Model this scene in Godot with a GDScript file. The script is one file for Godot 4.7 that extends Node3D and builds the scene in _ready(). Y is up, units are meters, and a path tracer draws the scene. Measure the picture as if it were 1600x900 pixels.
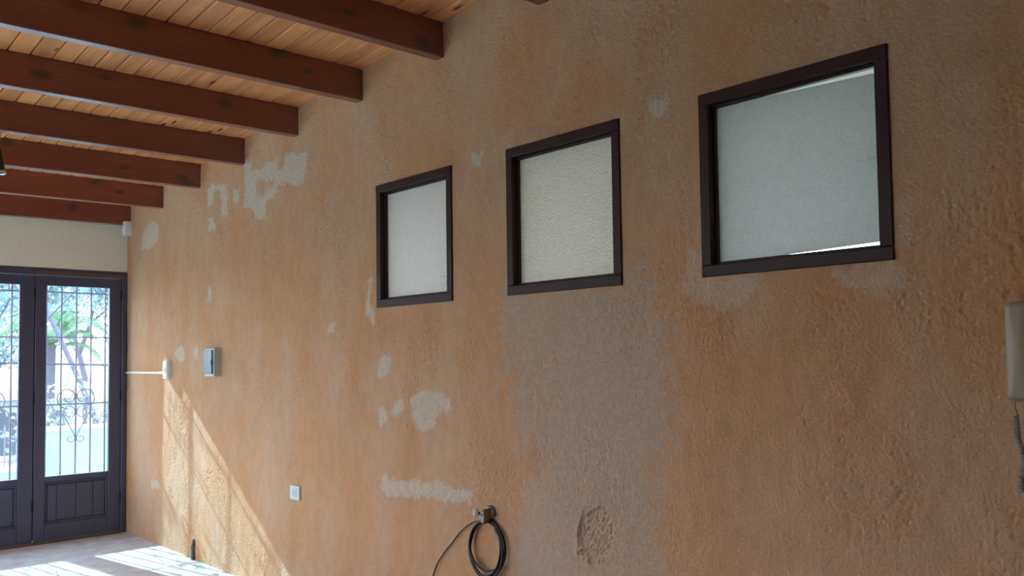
extends Node3D
# A plastered room with a beamed ceiling, three small windows in the long wall and a glazed folding door at its end.
# x: towards the long wall (its face is x = 0), y: up, z: away from the door (door wall at z = DOOR_Z).

const DOOR_Z := -7.70
const LEFT_X := -5.20
const BACK_Z := 2.60
const SLOPE := 0.0655      # the roof falls towards the door
const TILT := 0.013        # and rises a little towards the long wall

var taken := {}
var materials := {}
var rng := RandomNumberGenerator.new()

# ---------------------------------------------------------------- helpers
func numbered(called: String) -> String:
	var n: int = taken.get(called, 0)
	taken[called] = n + 1
	return called if n == 0 else "%s_%03d" % [called, n]

func tag(o: Node, label := "", category := "", group := "", kind := "") -> Node:
	if label: o.set_meta("label", label)
	if category: o.set_meta("category", category)
	if group: o.set_meta("group", group)
	if kind: o.set_meta("kind", kind)
	return o

func base(called: String, at := Vector3.ZERO) -> Node3D:
	var o := Node3D.new()
	o.name = numbered(called)
	add_child(o)
	o.position = at
	return o

func put(called: String, mesh: Mesh, material: Material, parent: Node = null, at := Vector3.ZERO) -> MeshInstance3D:
	var o := MeshInstance3D.new()
	o.mesh = mesh
	o.material_override = material
	if parent == null:
		o.name = numbered(called)
		add_child(o)
	else:
		o.name = called
		parent.add_child(o, true)
	o.position = at
	return o

func new_tool() -> SurfaceTool:
	var st := SurfaceTool.new()
	st.begin(Mesh.PRIMITIVE_TRIANGLES)
	st.set_smooth_group(-1)
	return st

func finish(st: SurfaceTool) -> ArrayMesh:
	st.generate_normals()
	return st.commit()

func tri(st: SurfaceTool, a: Vector3, b: Vector3, c: Vector3, out: Vector3) -> void:
	if Plane(a, b, c).normal.dot(out) < 0.0:
		var t := b
		b = c
		c = t
	st.add_vertex(a); st.add_vertex(b); st.add_vertex(c)

func quad(st: SurfaceTool, a: Vector3, b: Vector3, c: Vector3, d: Vector3, out: Vector3) -> void:
	tri(st, a, b, c, out)
	tri(st, a, c, d, out)

# a box between two corners with chamfered edges, flat shaded
func add_box(st: SurfaceTool, lo: Vector3, hi: Vector3, bevel := 0.002) -> void:
	st.set_smooth_group(-1)
	var c := (lo + hi) / 2.0
	var h := (hi - lo) / 2.0
	var b := minf(bevel, minf(h.x, minf(h.y, h.z)) * 0.45)
	for axis in 3:
		var u := (axis + 1) % 3
		var v := (axis + 2) % 3
		for s in [-1.0, 1.0]:
			var n := Vector3.ZERO
			n[axis] = s
			var q := []
			for k in [[-1, -1], [1, -1], [1, 1], [-1, 1]]:
				var p := Vector3.ZERO
				p[axis] = s * h[axis]
				p[u] = k[0] * (h[u] - b)
				p[v] = k[1] * (h[v] - b)
				q.append(c + p)
			quad(st, q[0], q[1], q[2], q[3], n)
	for axis in 3:
		var u := (axis + 1) % 3
		var v := (axis + 2) % 3
		for su in [-1.0, 1.0]:
			for sv in [-1.0, 1.0]:
				var n := Vector3.ZERO
				n[u] = su
				n[v] = sv
				var q := []
				for k in [[-1, 0], [1, 0], [1, 1], [-1, 1]]:
					var p := Vector3.ZERO
					p[axis] = k[0] * (h[axis] - b)
					p[u] = su * (h[u] - (b if k[1] == 1 else 0.0))
					p[v] = sv * (h[v] - (0.0 if k[1] == 1 else b))
					q.append(c + p)
				quad(st, q[0], q[1], q[2], q[3], n)
	for sx in [-1.0, 1.0]:
		for sy in [-1.0, 1.0]:
			for sz in [-1.0, 1.0]:
				var s := Vector3(sx, sy, sz)
				tri(st, c + s * (h - Vector3(0, b, b)), c + s * (h - Vector3(b, 0, b)), c + s * (h - Vector3(b, b, 0)), s)

func box(lo: Vector3, hi: Vector3, bevel := 0.002) -> ArrayMesh:
	var st := new_tool()
	add_box(st, lo, hi, bevel)
	return finish(st)

# a round bar along a row of points
func add_tube(st: SurfaceTool, points: PackedVector3Array, radii, sides := 8, caps := true) -> void:
	st.set_smooth_group(0)
	var n := points.size()
	var side := Vector3.ZERO
	var rings := []
	for i in n:
		var along := (points[mini(i + 1, n - 1)] - points[maxi(i - 1, 0)]).normalized()
		if side == Vector3.ZERO:
			side = along.cross(Vector3.UP if absf(along.y) < 0.9 else Vector3.RIGHT).normalized()
		side = (side - along * side.dot(along)).normalized()
		var other := along.cross(side)
		var r: float = radii[i] if radii is Array or radii is PackedFloat32Array else radii
		var ring := PackedVector3Array()
		for k in sides:
			var a := TAU * k / sides
			ring.append(points[i] + (side * cos(a) + other * sin(a)) * r)
		rings.append(ring)
	for i in n - 1:
		for k in sides:
			var k2 := (k + 1) % sides
			var mid: Vector3 = (rings[i][k] + rings[i][k2]) / 2.0 - points[i]
			quad(st, rings[i][k], rings[i][k2], rings[i + 1][k2], rings[i + 1][k], mid)
	if caps:
		st.set_smooth_group(-1)
		for e in [[0, 1], [n - 1, n - 2]]:
			var out: Vector3 = points[e[0]] - points[e[1]]
			for k in sides:
				tri(st, points[e[0]], rings[e[0]][k], rings[e[0]][(k + 1) % sides], out)

func tube(points: PackedVector3Array, radii, sides := 8) -> ArrayMesh:
	var st := new_tool()
	add_tube(st, points, radii, sides)
	return finish(st)

# a profile of (radius, height) turned about an axis through `at`
func add_lathe(st: SurfaceTool, profile: Array, turn: Transform3D, sides := 24) -> void:
	st.set_smooth_group(0)
	for i in profile.size() - 1:
		var p: Vector2 = profile[i]
		var q: Vector2 = profile[i + 1]
		var edge := q - p
		for k in sides:
			var a := TAU * k / sides
			var b := TAU * (k + 1) / sides
			var m := (a + b) / 2.0
			var out := turn.basis * Vector3(cos(m) * edge.y, -edge.x, sin(m) * edge.y)
			var v := []
			for e in [[p, a], [p, b], [q, b], [q, a]]:
				v.append(turn * Vector3(e[0].x * cos(e[1]), e[0].y, e[0].x * sin(e[1])))
			if p.x > 1e-6:
				tri(st, v[0], v[1], v[2], out)
			if q.x > 1e-6:
				tri(st, v[0], v[2], v[3], out)

func lathe(profile: Array, turn := Transform3D(), sides := 24) -> ArrayMesh:
	var st := new_tool()
	add_lathe(st, profile, turn, sides)
	return finish(st)

# a rounded slab: an outline in (z, y) with rounded corners, raised from the wall towards -x, its rim rounded off
func pillow(lo: Vector2, hi: Vector2, x_back: float, x_front: float, corner: float, rim: float) -> ArrayMesh:
	var st := new_tool()
	st.set_smooth_group(0)
	var rings := []
	var steps := [Vector2(0, 0), Vector2(0, 1)]
	for k in 5:
		var a := PI / 2.0 * k / 4.0
		steps.append(Vector2(1.0 - cos(a), -sin(a)))
	for s_i in steps.size():
		var s: Vector2 = steps[s_i]
		var inset := 0.0
		var x := x_back
		if s_i >= 1:
			x = x_front + rim
		if s_i >= 2:
			inset = rim * s.x
			x = x_front + rim + rim * s.y
		var ring := PackedVector3Array()
		for c in 4:
			var cz: float = [hi.x, lo.x, lo.x, hi.x][c]
			var cy: float = [hi.y, hi.y, lo.y, lo.y][c]
			var sz: float = [-1, 1, 1, -1][c]
			var sy: float = [-1, -1, 1, 1][c]
			for k in 6:
				var a := PI / 2.0 * (c + k / 5.0)
				var r := maxf(corner - inset, 0.0005)
				ring.append(Vector3(x, cy + sy * corner + sin(a) * r, cz + sz * corner + cos(a) * r))
		rings.append(ring)
	var mid := Vector3(0, (lo.y + hi.y) / 2.0, (lo.x + hi.x) / 2.0)
	for i in rings.size() - 1:
		for k in 24:
			var k2 := (k + 1) % 24
			var out: Vector3 = rings[i][k] - mid
			out.x = 0.0 if i == 0 else -0.02
			quad(st, rings[i][k], rings[i][k2], rings[i + 1][k2], rings[i + 1][k], out)
	var last: PackedVector3Array = rings[-1]
	var centre := mid
	centre.x = last[0].x
	for k in 24:
		tri(st, centre, last[k], last[(k + 1) % 24], Vector3.LEFT)
	return finish(st)

func ceiling_y(x: float, z: float) -> float:
	return 3.327 + SLOPE * z + TILT * x

func noise(kind: int, frequency: float, octaves := 3, seed_ := 1) -> FastNoiseLite:
	var n := FastNoiseLite.new()
	n.noise_type = kind
	n.frequency = frequency
	n.seed = seed_
	n.fractal_octaves = octaves
	if octaves < 2:
		n.fractal_type = FastNoiseLite.FRACTAL_NONE
	return n

func noise_texture(kind: int, frequency: float, octaves: int, size := 512, seed_ := 1) -> NoiseTexture2D:
	var t := NoiseTexture2D.new()
	t.width = size
	t.height = size
	t.seamless = true
	t.noise = noise(kind, frequency, octaves, seed_)
	return t

func plain(color: Color, roughness := 0.6, metallic := 0.0) -> StandardMaterial3D:
	var m := StandardMaterial3D.new()
	m.albedo_color = color
	m.roughness = roughness
	m.metallic = metallic
	return m

func relief(m: StandardMaterial3D, t: Texture2D, centimetres: float, per_metre: float) -> StandardMaterial3D:
	m.heightmap_enabled = true
	m.heightmap_texture = t
	m.heightmap_scale = centimetres
	m.uv1_triplanar = true
	m.uv1_world_triplanar = true
	m.uv1_scale = Vector3.ONE * per_metre
	return m

# ---------------------------------------------------------------- wood
# strips of sawn wood side by side, length down the picture
func wood_image(strips: int, strip_px: int, length_px: int, light: Color, dark: Color, knot: Color, knots: int, seed_: int, streak: float) -> Image:
	var im := Image.create(strips * strip_px, length_px, false, Image.FORMAT_RGB8)
	var grain := noise(FastNoiseLite.TYPE_SIMPLEX_SMOOTH, 1.0, 3, seed_)
	var tone := noise(FastNoiseLite.TYPE_SIMPLEX_SMOOTH, 1.0, 2, seed_ + 7)
	var r := RandomNumberGenerator.new()
	r.seed = seed_
	for s in strips:
		var shift := r.randf_range(0, 900)
		var value := r.randf_range(0.88, 1.08)
		var heart := r.randf_range(-0.6, 1.6)
		var eyes := []
		for k in knots:
			if r.randf() < 0.8:
				eyes.append(Vector3(r.randf_range(0.15, 0.85), r.randf_range(0.04, 0.96), r.randf_range(0.05, 0.13)))
		for y in length_px:
			var v := float(y) / length_px
			for x in strip_px:
				var u := float(x) / strip_px
				var pull := 0.0
				var eye := 0.0
				for e in eyes:
					var d := Vector2(u - e.x, (v - e.y) * float(length_px) / strip_px * 0.62)
					var q: float = d.length() / e.z
					if q < 4.0:
						pull += exp(-q * 0.9) * 0.9
						eye = maxf(eye, clampf(1.35 - q, 0.0, 1.0))
				var bow := absf(u - heart + 0.10 * grain.get_noise_2d(v * 2.5 + shift, s * 31.0)) * 5.0 + pull * 1.6
				bow += 0.7 * grain.get_noise_2d(u * 0.9 + shift, v * 1.6)
				var ring := 0.5 + 0.5 * sin(bow * 9.0)
				ring = ring * ring * 0.62
				var fibre := 0.5 + 0.5 * grain.get_noise_2d(u * 26.0 + shift, v * 7.0)
				var t := clampf(ring * 0.55 + fibre * 0.35 * streak + 0.22 * pull, 0.0, 1.0)
				var c := light.lerp(dark, t)
				var b: float = value * (1.0 + 0.10 * tone.get_noise_2d(u * 1.5 + shift, v * 4.0))
				c = Color(c.r * b, c.g * b, c.b * b).lerp(knot, eye * 0.9)
				im.set_pixel(s * strip_px + x, y, c)
	return im

func wood_material(im: Image, roughness: float, coat: float) -> StandardMaterial3D:
	var m := StandardMaterial3D.new()
	m.albedo_texture = ImageTexture.create_from_image(im)
	m.roughness = roughness
	m.metallic_specular = 0.65
	if coat > 0.0:
		m.clearcoat_enabled = true
		m.clearcoat = coat
		m.clearcoat_roughness = 0.34
	return m

# a long piece of wood with four chamfered long edges; cross-section in (a, b), length along c from 0 to `long`
# `lay` turns (a, b, c) into the mesh's own axes; u runs over one strip of the picture round each face
func wood_bar(wide: float, high: float, long: float, bevel: float, strip: int, strips: int, v_per_metre: float, v_start: float, lay: Basis) -> ArrayMesh:
	var st := new_tool()
	st.set_smooth_group(-1)
	var w := wide / 2.0
	var h := high / 2.0
	var outline := [Vector2(-w + bevel, -h), Vector2(w - bevel, -h), Vector2(w, -h + bevel), Vector2(w, h - bevel), Vector2(w - bevel, h), Vector2(-w + bevel, h), Vector2(-w, h - bevel), Vector2(-w, -h + bevel)]
	for i in 8:
		var p: Vector2 = outline[i]
		var q: Vector2 = outline[(i + 1) % 8]
		var out := lay * Vector3((p + q).x / 2.0, (p + q).y / 2.0, 0).normalized()
		var flat := i in [0, 4]
		var u0 := (strip + (0.04 + 0.92 * (p.x + w) / wide if flat or i % 2 else 0.04 + 0.92 * (p.y + h) / high)) / strips
		var u1 := (strip + (0.04 + 0.92 * (q.x + w) / wide if flat or i % 2 else 0.04 + 0.92 * (q.y + h) / high)) / strips
		if i % 2:
			u1 = u0 + 0.002
		var v0 := v_start
		var v1 := v_start + long * v_per_metre
		var corners := [[lay * Vector3(p.x, p.y, 0), Vector2(u0, v0)], [lay * Vector3(q.x, q.y, 0), Vector2(u1, v0)], [lay * Vector3(q.x, q.y, long), Vector2(u1, v1)], [lay * Vector3(p.x, p.y, long), Vector2(u0, v1)]]
		var order := [0, 1, 2, 0, 2, 3]
		if Plane(corners[0][0], corners[1][0], corners[2][0]).normal.dot(out) < 0.0:
			order = [0, 2, 1, 0, 3, 2]
		for k in order:
			st.set_uv(corners[k][1])
			st.add_vertex(corners[k][0])
	for end in [0.0, long]:
		for i in range(1, 7):
			var a := lay * Vector3(outline[0].x, outline[0].y, end)
			var b := lay * Vector3(outline[i].x, outline[i].y, end)
			var c := lay * Vector3(outline[i + 1].x, outline[i + 1].y, end)
			if Plane(a, b, c).normal.dot(lay * Vector3(0, 0, -1.0 if end == 0.0 else 1.0)) < 0.0:
				var t := b
				b = c
				c = t
			for p in [a, b, c]:
				st.set_uv(Vector2((strip + 0.5) / strips, v_start))
				st.add_vertex(p)
	return finish(st)

# ---------------------------------------------------------------- the long plastered wall
const WINDOWS := [[-3.830, -3.182], [-2.790, -2.128], [-1.757, -1.075]]   # z from, z to
const SILL := 1.730
const LINTEL := 2.391
# grey filler smeared over the ochre plaster: outlines in metres, (z, y) after (z, y)
const FILLER := [
[-5.416, 2.808, -5.326, 2.808, -5.319, 2.739, -5.261, 2.723, -5.260, 2.569, -5.119, 2.527, -5.112, 2.383, -5.260, 2.395, -5.289, 2.473, -5.453, 2.502, -5.408, 2.571, -5.431, 2.684],
	[-5.261, 2.723, -5.091, 2.746, -4.955, 2.747, -4.942, 2.591, -5.009, 2.511, -5.112, 2.507, -5.133, 2.556, -4.982, 2.610, -5.175, 2.648, -5.275, 2.678],
	[-4.850, 2.760, -4.581, 2.722, -4.612, 2.549, -4.698, 2.533, -4.837, 2.574, -4.955, 2.586, -4.968, 2.672, -4.863, 2.686],
	[-6.032, 2.708, -5.954, 2.740, -5.737, 2.712, -5.704, 2.643, -5.703, 2.488, -5.785, 2.499, -5.802, 2.673, -5.911, 2.697, -5.953, 2.594, -6.023, 2.597],
	[-5.592, 2.647, -5.499, 2.633, -5.514, 2.566, -5.561, 2.545, -5.600, 2.586],
	[-5.987, 2.504, -5.944, 2.499, -5.884, 2.440, -5.901, 2.399, -6.013, 2.412, -5.995, 2.454],
	[-7.262, 2.600, -7.114, 2.622, -6.986, 2.579, -7.020, 2.448, -7.147, 2.401, -7.373, 2.404, -7.337, 2.511],
	[-6.007, 1.988, -5.936, 1.983, -5.964, 1.890, -6.035, 1.888],
	[-3.924, 1.879, -3.891, 1.939, -3.876, 1.848, -3.901, 1.760, -3.854, 1.687, -3.871, 1.643, -3.942, 1.691, -3.925, 1.798],
	[-4.348, 1.661, -4.266, 1.658, -4.285, 1.616, -4.348, 1.618],
	[-3.827, 1.436, -3.770, 1.483, -3.706, 1.477, -3.725, 1.404, -3.753, 1.357, -3.828, 1.362],
	[-3.820, 1.197, -3.755, 1.210, -3.755, 1.142, -3.793, 1.098, -3.830, 1.128],
	[-3.709, 1.175, -3.664, 1.238, -3.584, 1.251, -3.593, 1.199, -3.674, 1.155],
	[-3.541, 1.242, -3.489, 1.273, -3.423, 1.290, -3.309, 1.287, -3.216, 1.255, -3.217, 1.217, -3.327, 1.174, -3.352, 1.110, -3.425, 1.081, -3.475, 1.104, -3.533, 1.161],
	[-3.815, 0.833, -3.759, 0.849, -3.723, 0.821, -3.429, 0.844, -3.223, 0.840, -3.216, 0.827, -3.060, 0.833, -3.083, 0.776, -3.164, 0.757, -3.349, 0.769, -3.565, 0.750, -3.742, 0.736, -3.806, 0.755],
	[-6.616, 1.545, -6.560, 1.577, -6.490, 1.581, -6.449, 1.553, -6.448, 1.483, -6.489, 1.458, -6.558, 1.456, -6.608, 1.490],
	[-6.281, 1.550, -6.236, 1.581, -6.190, 1.549, -6.196, 1.486, -6.235, 1.459, -6.268, 1.497],
	[-7.103, 0.489, -7.020, 0.508, -6.937, 0.495, -6.937, 0.460, -7.019, 0.431, -7.103, 0.448],
	[-1.977, 2.419, -1.890, 2.424, -1.891, 2.380, -1.915, 2.353, -1.955, 2.355, -1.994, 2.390],
	[-3.043, 2.422, -2.964, 2.407, -2.975, 2.354, -3.030, 2.364],
	[-1.821, 1.834, -1.760, 1.835, -1.760, 1.728, -1.522, 1.716, -1.538, 1.654, -1.611, 1.614, -1.716, 1.613, -1.802, 1.637, -1.841, 1.700],
	[-1.274, 1.713, -1.076, 1.727, -1.033, 1.709, -1.045, 1.655, -1.101, 1.626, -1.180, 1.637, -1.239, 1.670],
	[-1.072, 1.923, -1.024, 1.916, -1.017, 1.875, -1.024, 1.804, -1.038, 1.761, -1.073, 1.765],
]
# where the ochre coat has been rubbed off under the middle window
const RUBBED := [-2.832, 1.768, -2.128, 1.733, -2.109, 1.801, -2.039, 1.802, -1.990, 1.696, -1.976, 1.587, -1.928, 1.558, -1.926, 1.320, -1.921, 1.202, -1.932, 1.084, -1.983, 1.027, -1.984, 0.671, -2.004, 0.549, -2.812, 0.392, -2.737, 0.683, -2.711, 0.841, -2.598, 0.974, -2.597, 1.034, -2.730, 1.056, -2.772, 1.225, -2.794, 1.304, -2.723, 1.368, -2.839, 1.415, -2.813, 1.510, -2.859, 1.640]

func outline_distance(p: Vector2, poly: PackedVector2Array) -> float:
	var d := 1e9
	var inside := false
	var n := poly.size()
	var j := n - 1
	for i in n:
		var a := poly[i]
		var b := poly[j]
		var e := b - a
		var w := p - a
		var q := w - e * clampf(w.dot(e) / e.dot(e), 0.0, 1.0)
		d = minf(d, q.length_squared())
		if (a.y > p.y) != (b.y > p.y) and p.x < (b.x - a.x) * (p.y - a.y) / (b.y - a.y) + a.x:
			inside = not inside
		j = i
	return -sqrt(d) if inside else sqrt(d)

func points_of(flat: Array) -> PackedVector2Array:
	var out := PackedVector2Array()
	for i in range(0, flat.size(), 2):
		out.append(Vector2(flat[i], flat[i + 1]))
	return out

func plaster_wall() -> ArrayMesh:
	var zs := PackedFloat32Array()
	var z := DOOR_Z - 0.02
	while z < -0.55:
		zs.append(z)
		z += lerpf(0.0032, 0.0115, clampf((-z - 0.7) / 7.0, 0.0, 1.0))
	while z < BACK_Z + 0.05:
		zs.append(z)
		z += 0.05
	var cols := zs.size()
	var rows := 600
	var swell := noise(FastNoiseLite.TYPE_SIMPLEX_SMOOTH, 1.6, 2, 11)
	var lump := noise(FastNoiseLite.TYPE_SIMPLEX_SMOOTH, 8.0, 2, 12)
	var crumb := noise(FastNoiseLite.TYPE_SIMPLEX_SMOOTH, 30.0, 2, 13)
	var chip := noise(FastNoiseLite.TYPE_CELLULAR, 26.0, 1, 14)
	chip.cellular_return_type = FastNoiseLite.RETURN_DISTANCE
	var rough := noise(FastNoiseLite.TYPE_SIMPLEX_SMOOTH, 1.9, 3, 15)
	var blotch := noise(FastNoiseLite.TYPE_SIMPLEX_SMOOTH, 1.3, 4, 16)
	var mottle := noise(FastNoiseLite.TYPE_SIMPLEX_SMOOTH, 11.0, 3, 17)
	var fray := noise(FastNoiseLite.TYPE_SIMPLEX_SMOOTH, 24.0, 3, 18)
	var heights := PackedFloat32Array()
	heights.resize(cols * rows)
	var colors := PackedColorArray()
	colors.resize(cols * rows)
	var verts := PackedVector3Array()
	verts.resize(cols * rows)
	var ochre := Color(0.540, 0.290, 0.146)
	var tan_ := Color(0.535, 0.332, 0.203)
	var burnt := Color(0.450, 0.195, 0.070)
	for i in cols:
		var zi := zs[i]
		var top := ceiling_y(0, zi) + 0.03
		var coarse := lerpf(0.0007, 0.0016, smoothstep(-6.0, -4.8, zi))      # trowelled smoother towards the door
		for j in rows:
			var y := -0.02 + (top + 0.02) * j / (rows - 1)
			var r := rough.get_noise_2d(zi * 1.5, y * 0.55)
			var mask := clampf(0.30 + r * 1.7, 0.06, 1.0)
			var c := crumb.get_noise_2d(zi * 1.25, y * 0.8)
			var h := 0.0055 * swell.get_noise_2d(zi * 1.35, y * 0.45) + 0.0022 * lump.get_noise_2d(zi * 1.0, y * 0.5)
			h += mask * coarse * c
			var pit := chip.get_noise_2d(zi, y * 0.8)      # -1 at the middle of a cell
			if pit < -0.76 and r > -0.22:
				h -= (-0.76 - pit) * 0.020 * mask
			heights[i * rows + j] = h
			verts[i * rows + j] = Vector3(0, y, zi)
			var b := blotch.get_noise_2d(zi * 1.2, y * 0.7)
			var m := mottle.get_noise_2d(zi * 1.2, y * 0.6)
			var k := ochre.lerp(tan_, clampf(0.5 + b * 1.6, 0, 1))
			k = k.lerp(burnt, clampf(r * 0.55 + m * 0.40 - 0.10, 0.0, 0.45))
			var v := 1.0 + 0.10 * m + 0.10 * c * mask
			colors[i * rows + j] = Color(k.r * v, k.g * v, k.b * v)
	# the filler, then the rubbed field, with frayed outlines
	var fields := [[points_of(RUBBED), Color(0.455, 0.345, 0.265), 0.11, 0.13, 0.92]]
	for n in FILLER.size():
		fields.append([points_of(FILLER[n]), Color(0.550, 0.460, 0.372), 0.016, 0.026, 0.50 if n >= FILLER.size() - 3 else 0.95])   # thinner round the last window
	for f in fields:
		var poly: PackedVector2Array = f[0]
		var lo := poly[0]
		var hi := poly[0]
		for p in poly:
			lo = lo.min(p)
			hi = hi.max(p)
		var pad: float = f[2] + f[3]
		for i in cols:
			var zi := zs[i]
			if zi < lo.x - pad or zi > hi.x + pad:
				continue
			for j in rows:
				var at := i * rows + j
				var y := verts[at].y
				if y < lo.y - pad or y > hi.y + pad:
					continue
				var wobble: float = f[3] * (fray.get_noise_2d(zi * 0.55, y * 0.55) + (0.5 if f[2] < 0.03 else 0.15) * fray.get_noise_2d(zi * 1.7 + 9.0, y * 1.7))
				var d := outline_distance(Vector2(zi, y), poly) + wobble
				var share: float = clampf(0.5 - d / f[2], 0.0, 1.0) * f[4]
				share *= clampf(0.88 + (0.5 if f[2] < 0.03 else 0.2) * fray.get_noise_2d(zi * 1.1 + 40.0, y * 0.8), 0.35, 1.0)
				if share > 0.0:
					var g := 1.0 + 0.12 * mottle.get_noise_2d(zi * 2.5 + 5.0, y * 2.5)
					colors[at] = colors[at].lerp(Color(f[1].r * g, f[1].g * g, f[1].b * g), share)
					if f[2] < 0.03:
						heights[at] = lerpf(heights[at], heights[at] * 0.6 + 0.0012, share)
	# a spot where the coat has fallen off down to the rough render
	for i in cols:
		var zi := zs[i]
		if absf(zi + 2.293) > 0.16:
			continue
		for j in rows:
			var at := i * rows + j
			var y := verts[at].y
			if absf(y - 0.742) > 0.19:
				continue
			var e := Vector2((zi + 2.293) / 0.098, (y - 0.742 - 0.25 * (zi + 2.293)) / 0.118).length() + 0.30 * fray.get_noise_2d(zi, y)
			var share := clampf((1.0 - e) * 9.0, 0.0, 1.0)
			heights[at] += 0.003 * clampf(1.0 - absf(e - 1.07) * 8.0, 0.0, 1.0)
			if share > 0.0:
				heights[at] = lerpf(heights[at], -0.009 + 0.009 * crumb.get_noise_2d(zi * 1.9, y * 1.3), share)
				var g := 1.0 + 0.18 * crumb.get_noise_2d(zi * 1.1 + 3.0, y * 1.1)
				colors[at] = colors[at].lerp(Color(0.47 * g, 0.33 * g, 0.235 * g), share * 0.85)
	# plaster carried up to the window frames
	for w in WINDOWS:
		for i in cols:
			var zi := zs[i]
			if zi < w[0] - 0.1 or zi > w[1] + 0.1:
				continue
			for j in rows:
				var at := i * rows + j
				var y := verts[at].y
				var q := Vector2(maxf(maxf(w[0] - zi, zi - w[1]), 0.0), maxf(maxf(SILL - y, y - LINTEL), 0.0)).length()
				if q < 0.09:
					heights[at] = lerpf(heights[at], heights[at] * 0.25 + 0.001, 1.0 - smoothstep(0.0, 0.09, q))
	var normals := PackedVector3Array()
	normals.resize(cols * rows)
	for i in cols:
		for j in rows:
			var at := i * rows + j
			var a := maxi(i - 1, 0) * rows + j
			var b := mini(i + 1, cols - 1) * rows + j
			var c := i * rows + maxi(j - 1, 0)
			var d := i * rows + mini(j + 1, rows - 1)
			var dz := (heights[b] - heights[a]) / (verts[b].z - verts[a].z)
			var dy := (heights[d] - heights[c]) / (verts[d].y - verts[c].y)
			normals[at] = Vector3(-1.0, -dy, -dz).normalized()
	for at in verts.size():
		verts[at].x = -heights[at]
	var index := PackedInt32Array()
	for i in cols - 1:
		var zm := (zs[i] + zs[i + 1]) / 2.0
		var near := false
		for w in WINDOWS:
			near = near or (zm > w[0] + 0.016 and zm < w[1] - 0.016)
		for j in rows - 1:
			var at := i * rows + j
			if near and verts[at].y > SILL + 0.014 and verts[at].y < LINTEL - 0.018:
				continue
			index.append_array([at, at + 1, at + rows + 1, at, at + rows + 1, at + rows])
	# the faces look towards -x: turn them if they run the other way
	if Plane(verts[index[0]], verts[index[1]], verts[index[2]]).normal.x > 0.0:
		for k in range(0, index.size(), 3):
			var t := index[k + 1]
			index[k + 1] = index[k + 2]
			index[k + 2] = t
	var arrays := []
	arrays.resize(Mesh.ARRAY_MAX)
	arrays[Mesh.ARRAY_VERTEX] = verts
	arrays[Mesh.ARRAY_NORMAL] = normals
	arrays[Mesh.ARRAY_COLOR] = colors
	arrays[Mesh.ARRAY_INDEX] = index
	var mesh := ArrayMesh.new()
	mesh.add_surface_from_arrays(Mesh.PRIMITIVE_TRIANGLES, arrays)
	return mesh

# masonry behind the plaster, with the window openings left free
func masonry() -> ArrayMesh:
	var st := new_tool()
	var x0 := 0.022
	var x1 := 0.22
	var z0 := DOOR_Z - 0.2
	add_box(st, Vector3(x0, -0.2, z0), Vector3(x1, SILL + 0.01, BACK_Z + 0.2), 0.0)
	var edge := z0
	for w in WINDOWS:
		add_box(st, Vector3(x0, SILL + 0.01, edge), Vector3(x1, LINTEL - 0.01, w[0] + 0.01), 0.0)
		edge = w[1] - 0.01
	add_box(st, Vector3(x0, SILL + 0.01, edge), Vector3(x1, LINTEL - 0.01, BACK_Z + 0.2), 0.0)
	add_box(st, Vector3(x0, LINTEL - 0.01, z0), Vector3(x1, 2.80, BACK_Z + 0.2), 0.0)
	# the sloping top under the roof
	var a := Vector3(x0, 2.80, z0)
	var b := Vector3(x0, 2.80, BACK_Z + 0.2)
	var c := Vector3(x0, ceiling_y(0, BACK_Z + 0.2) + 0.03, BACK_Z + 0.2)
	var d := Vector3(x0, ceiling_y(0, z0) + 0.03, z0)
	var s := Vector3(x1 - x0, 0, 0)
	quad(st, a, b, c, d, Vector3.LEFT)
	quad(st, a + s, b + s, c + s, d + s, Vector3.RIGHT)
	quad(st, c, d, d + s, c + s, Vector3.UP)
	quad(st, a, d, d + s, a + s, Vector3.FORWARD)
	quad(st, b, c, c + s, b + s, Vector3.BACK)
	return finish(st)

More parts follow.
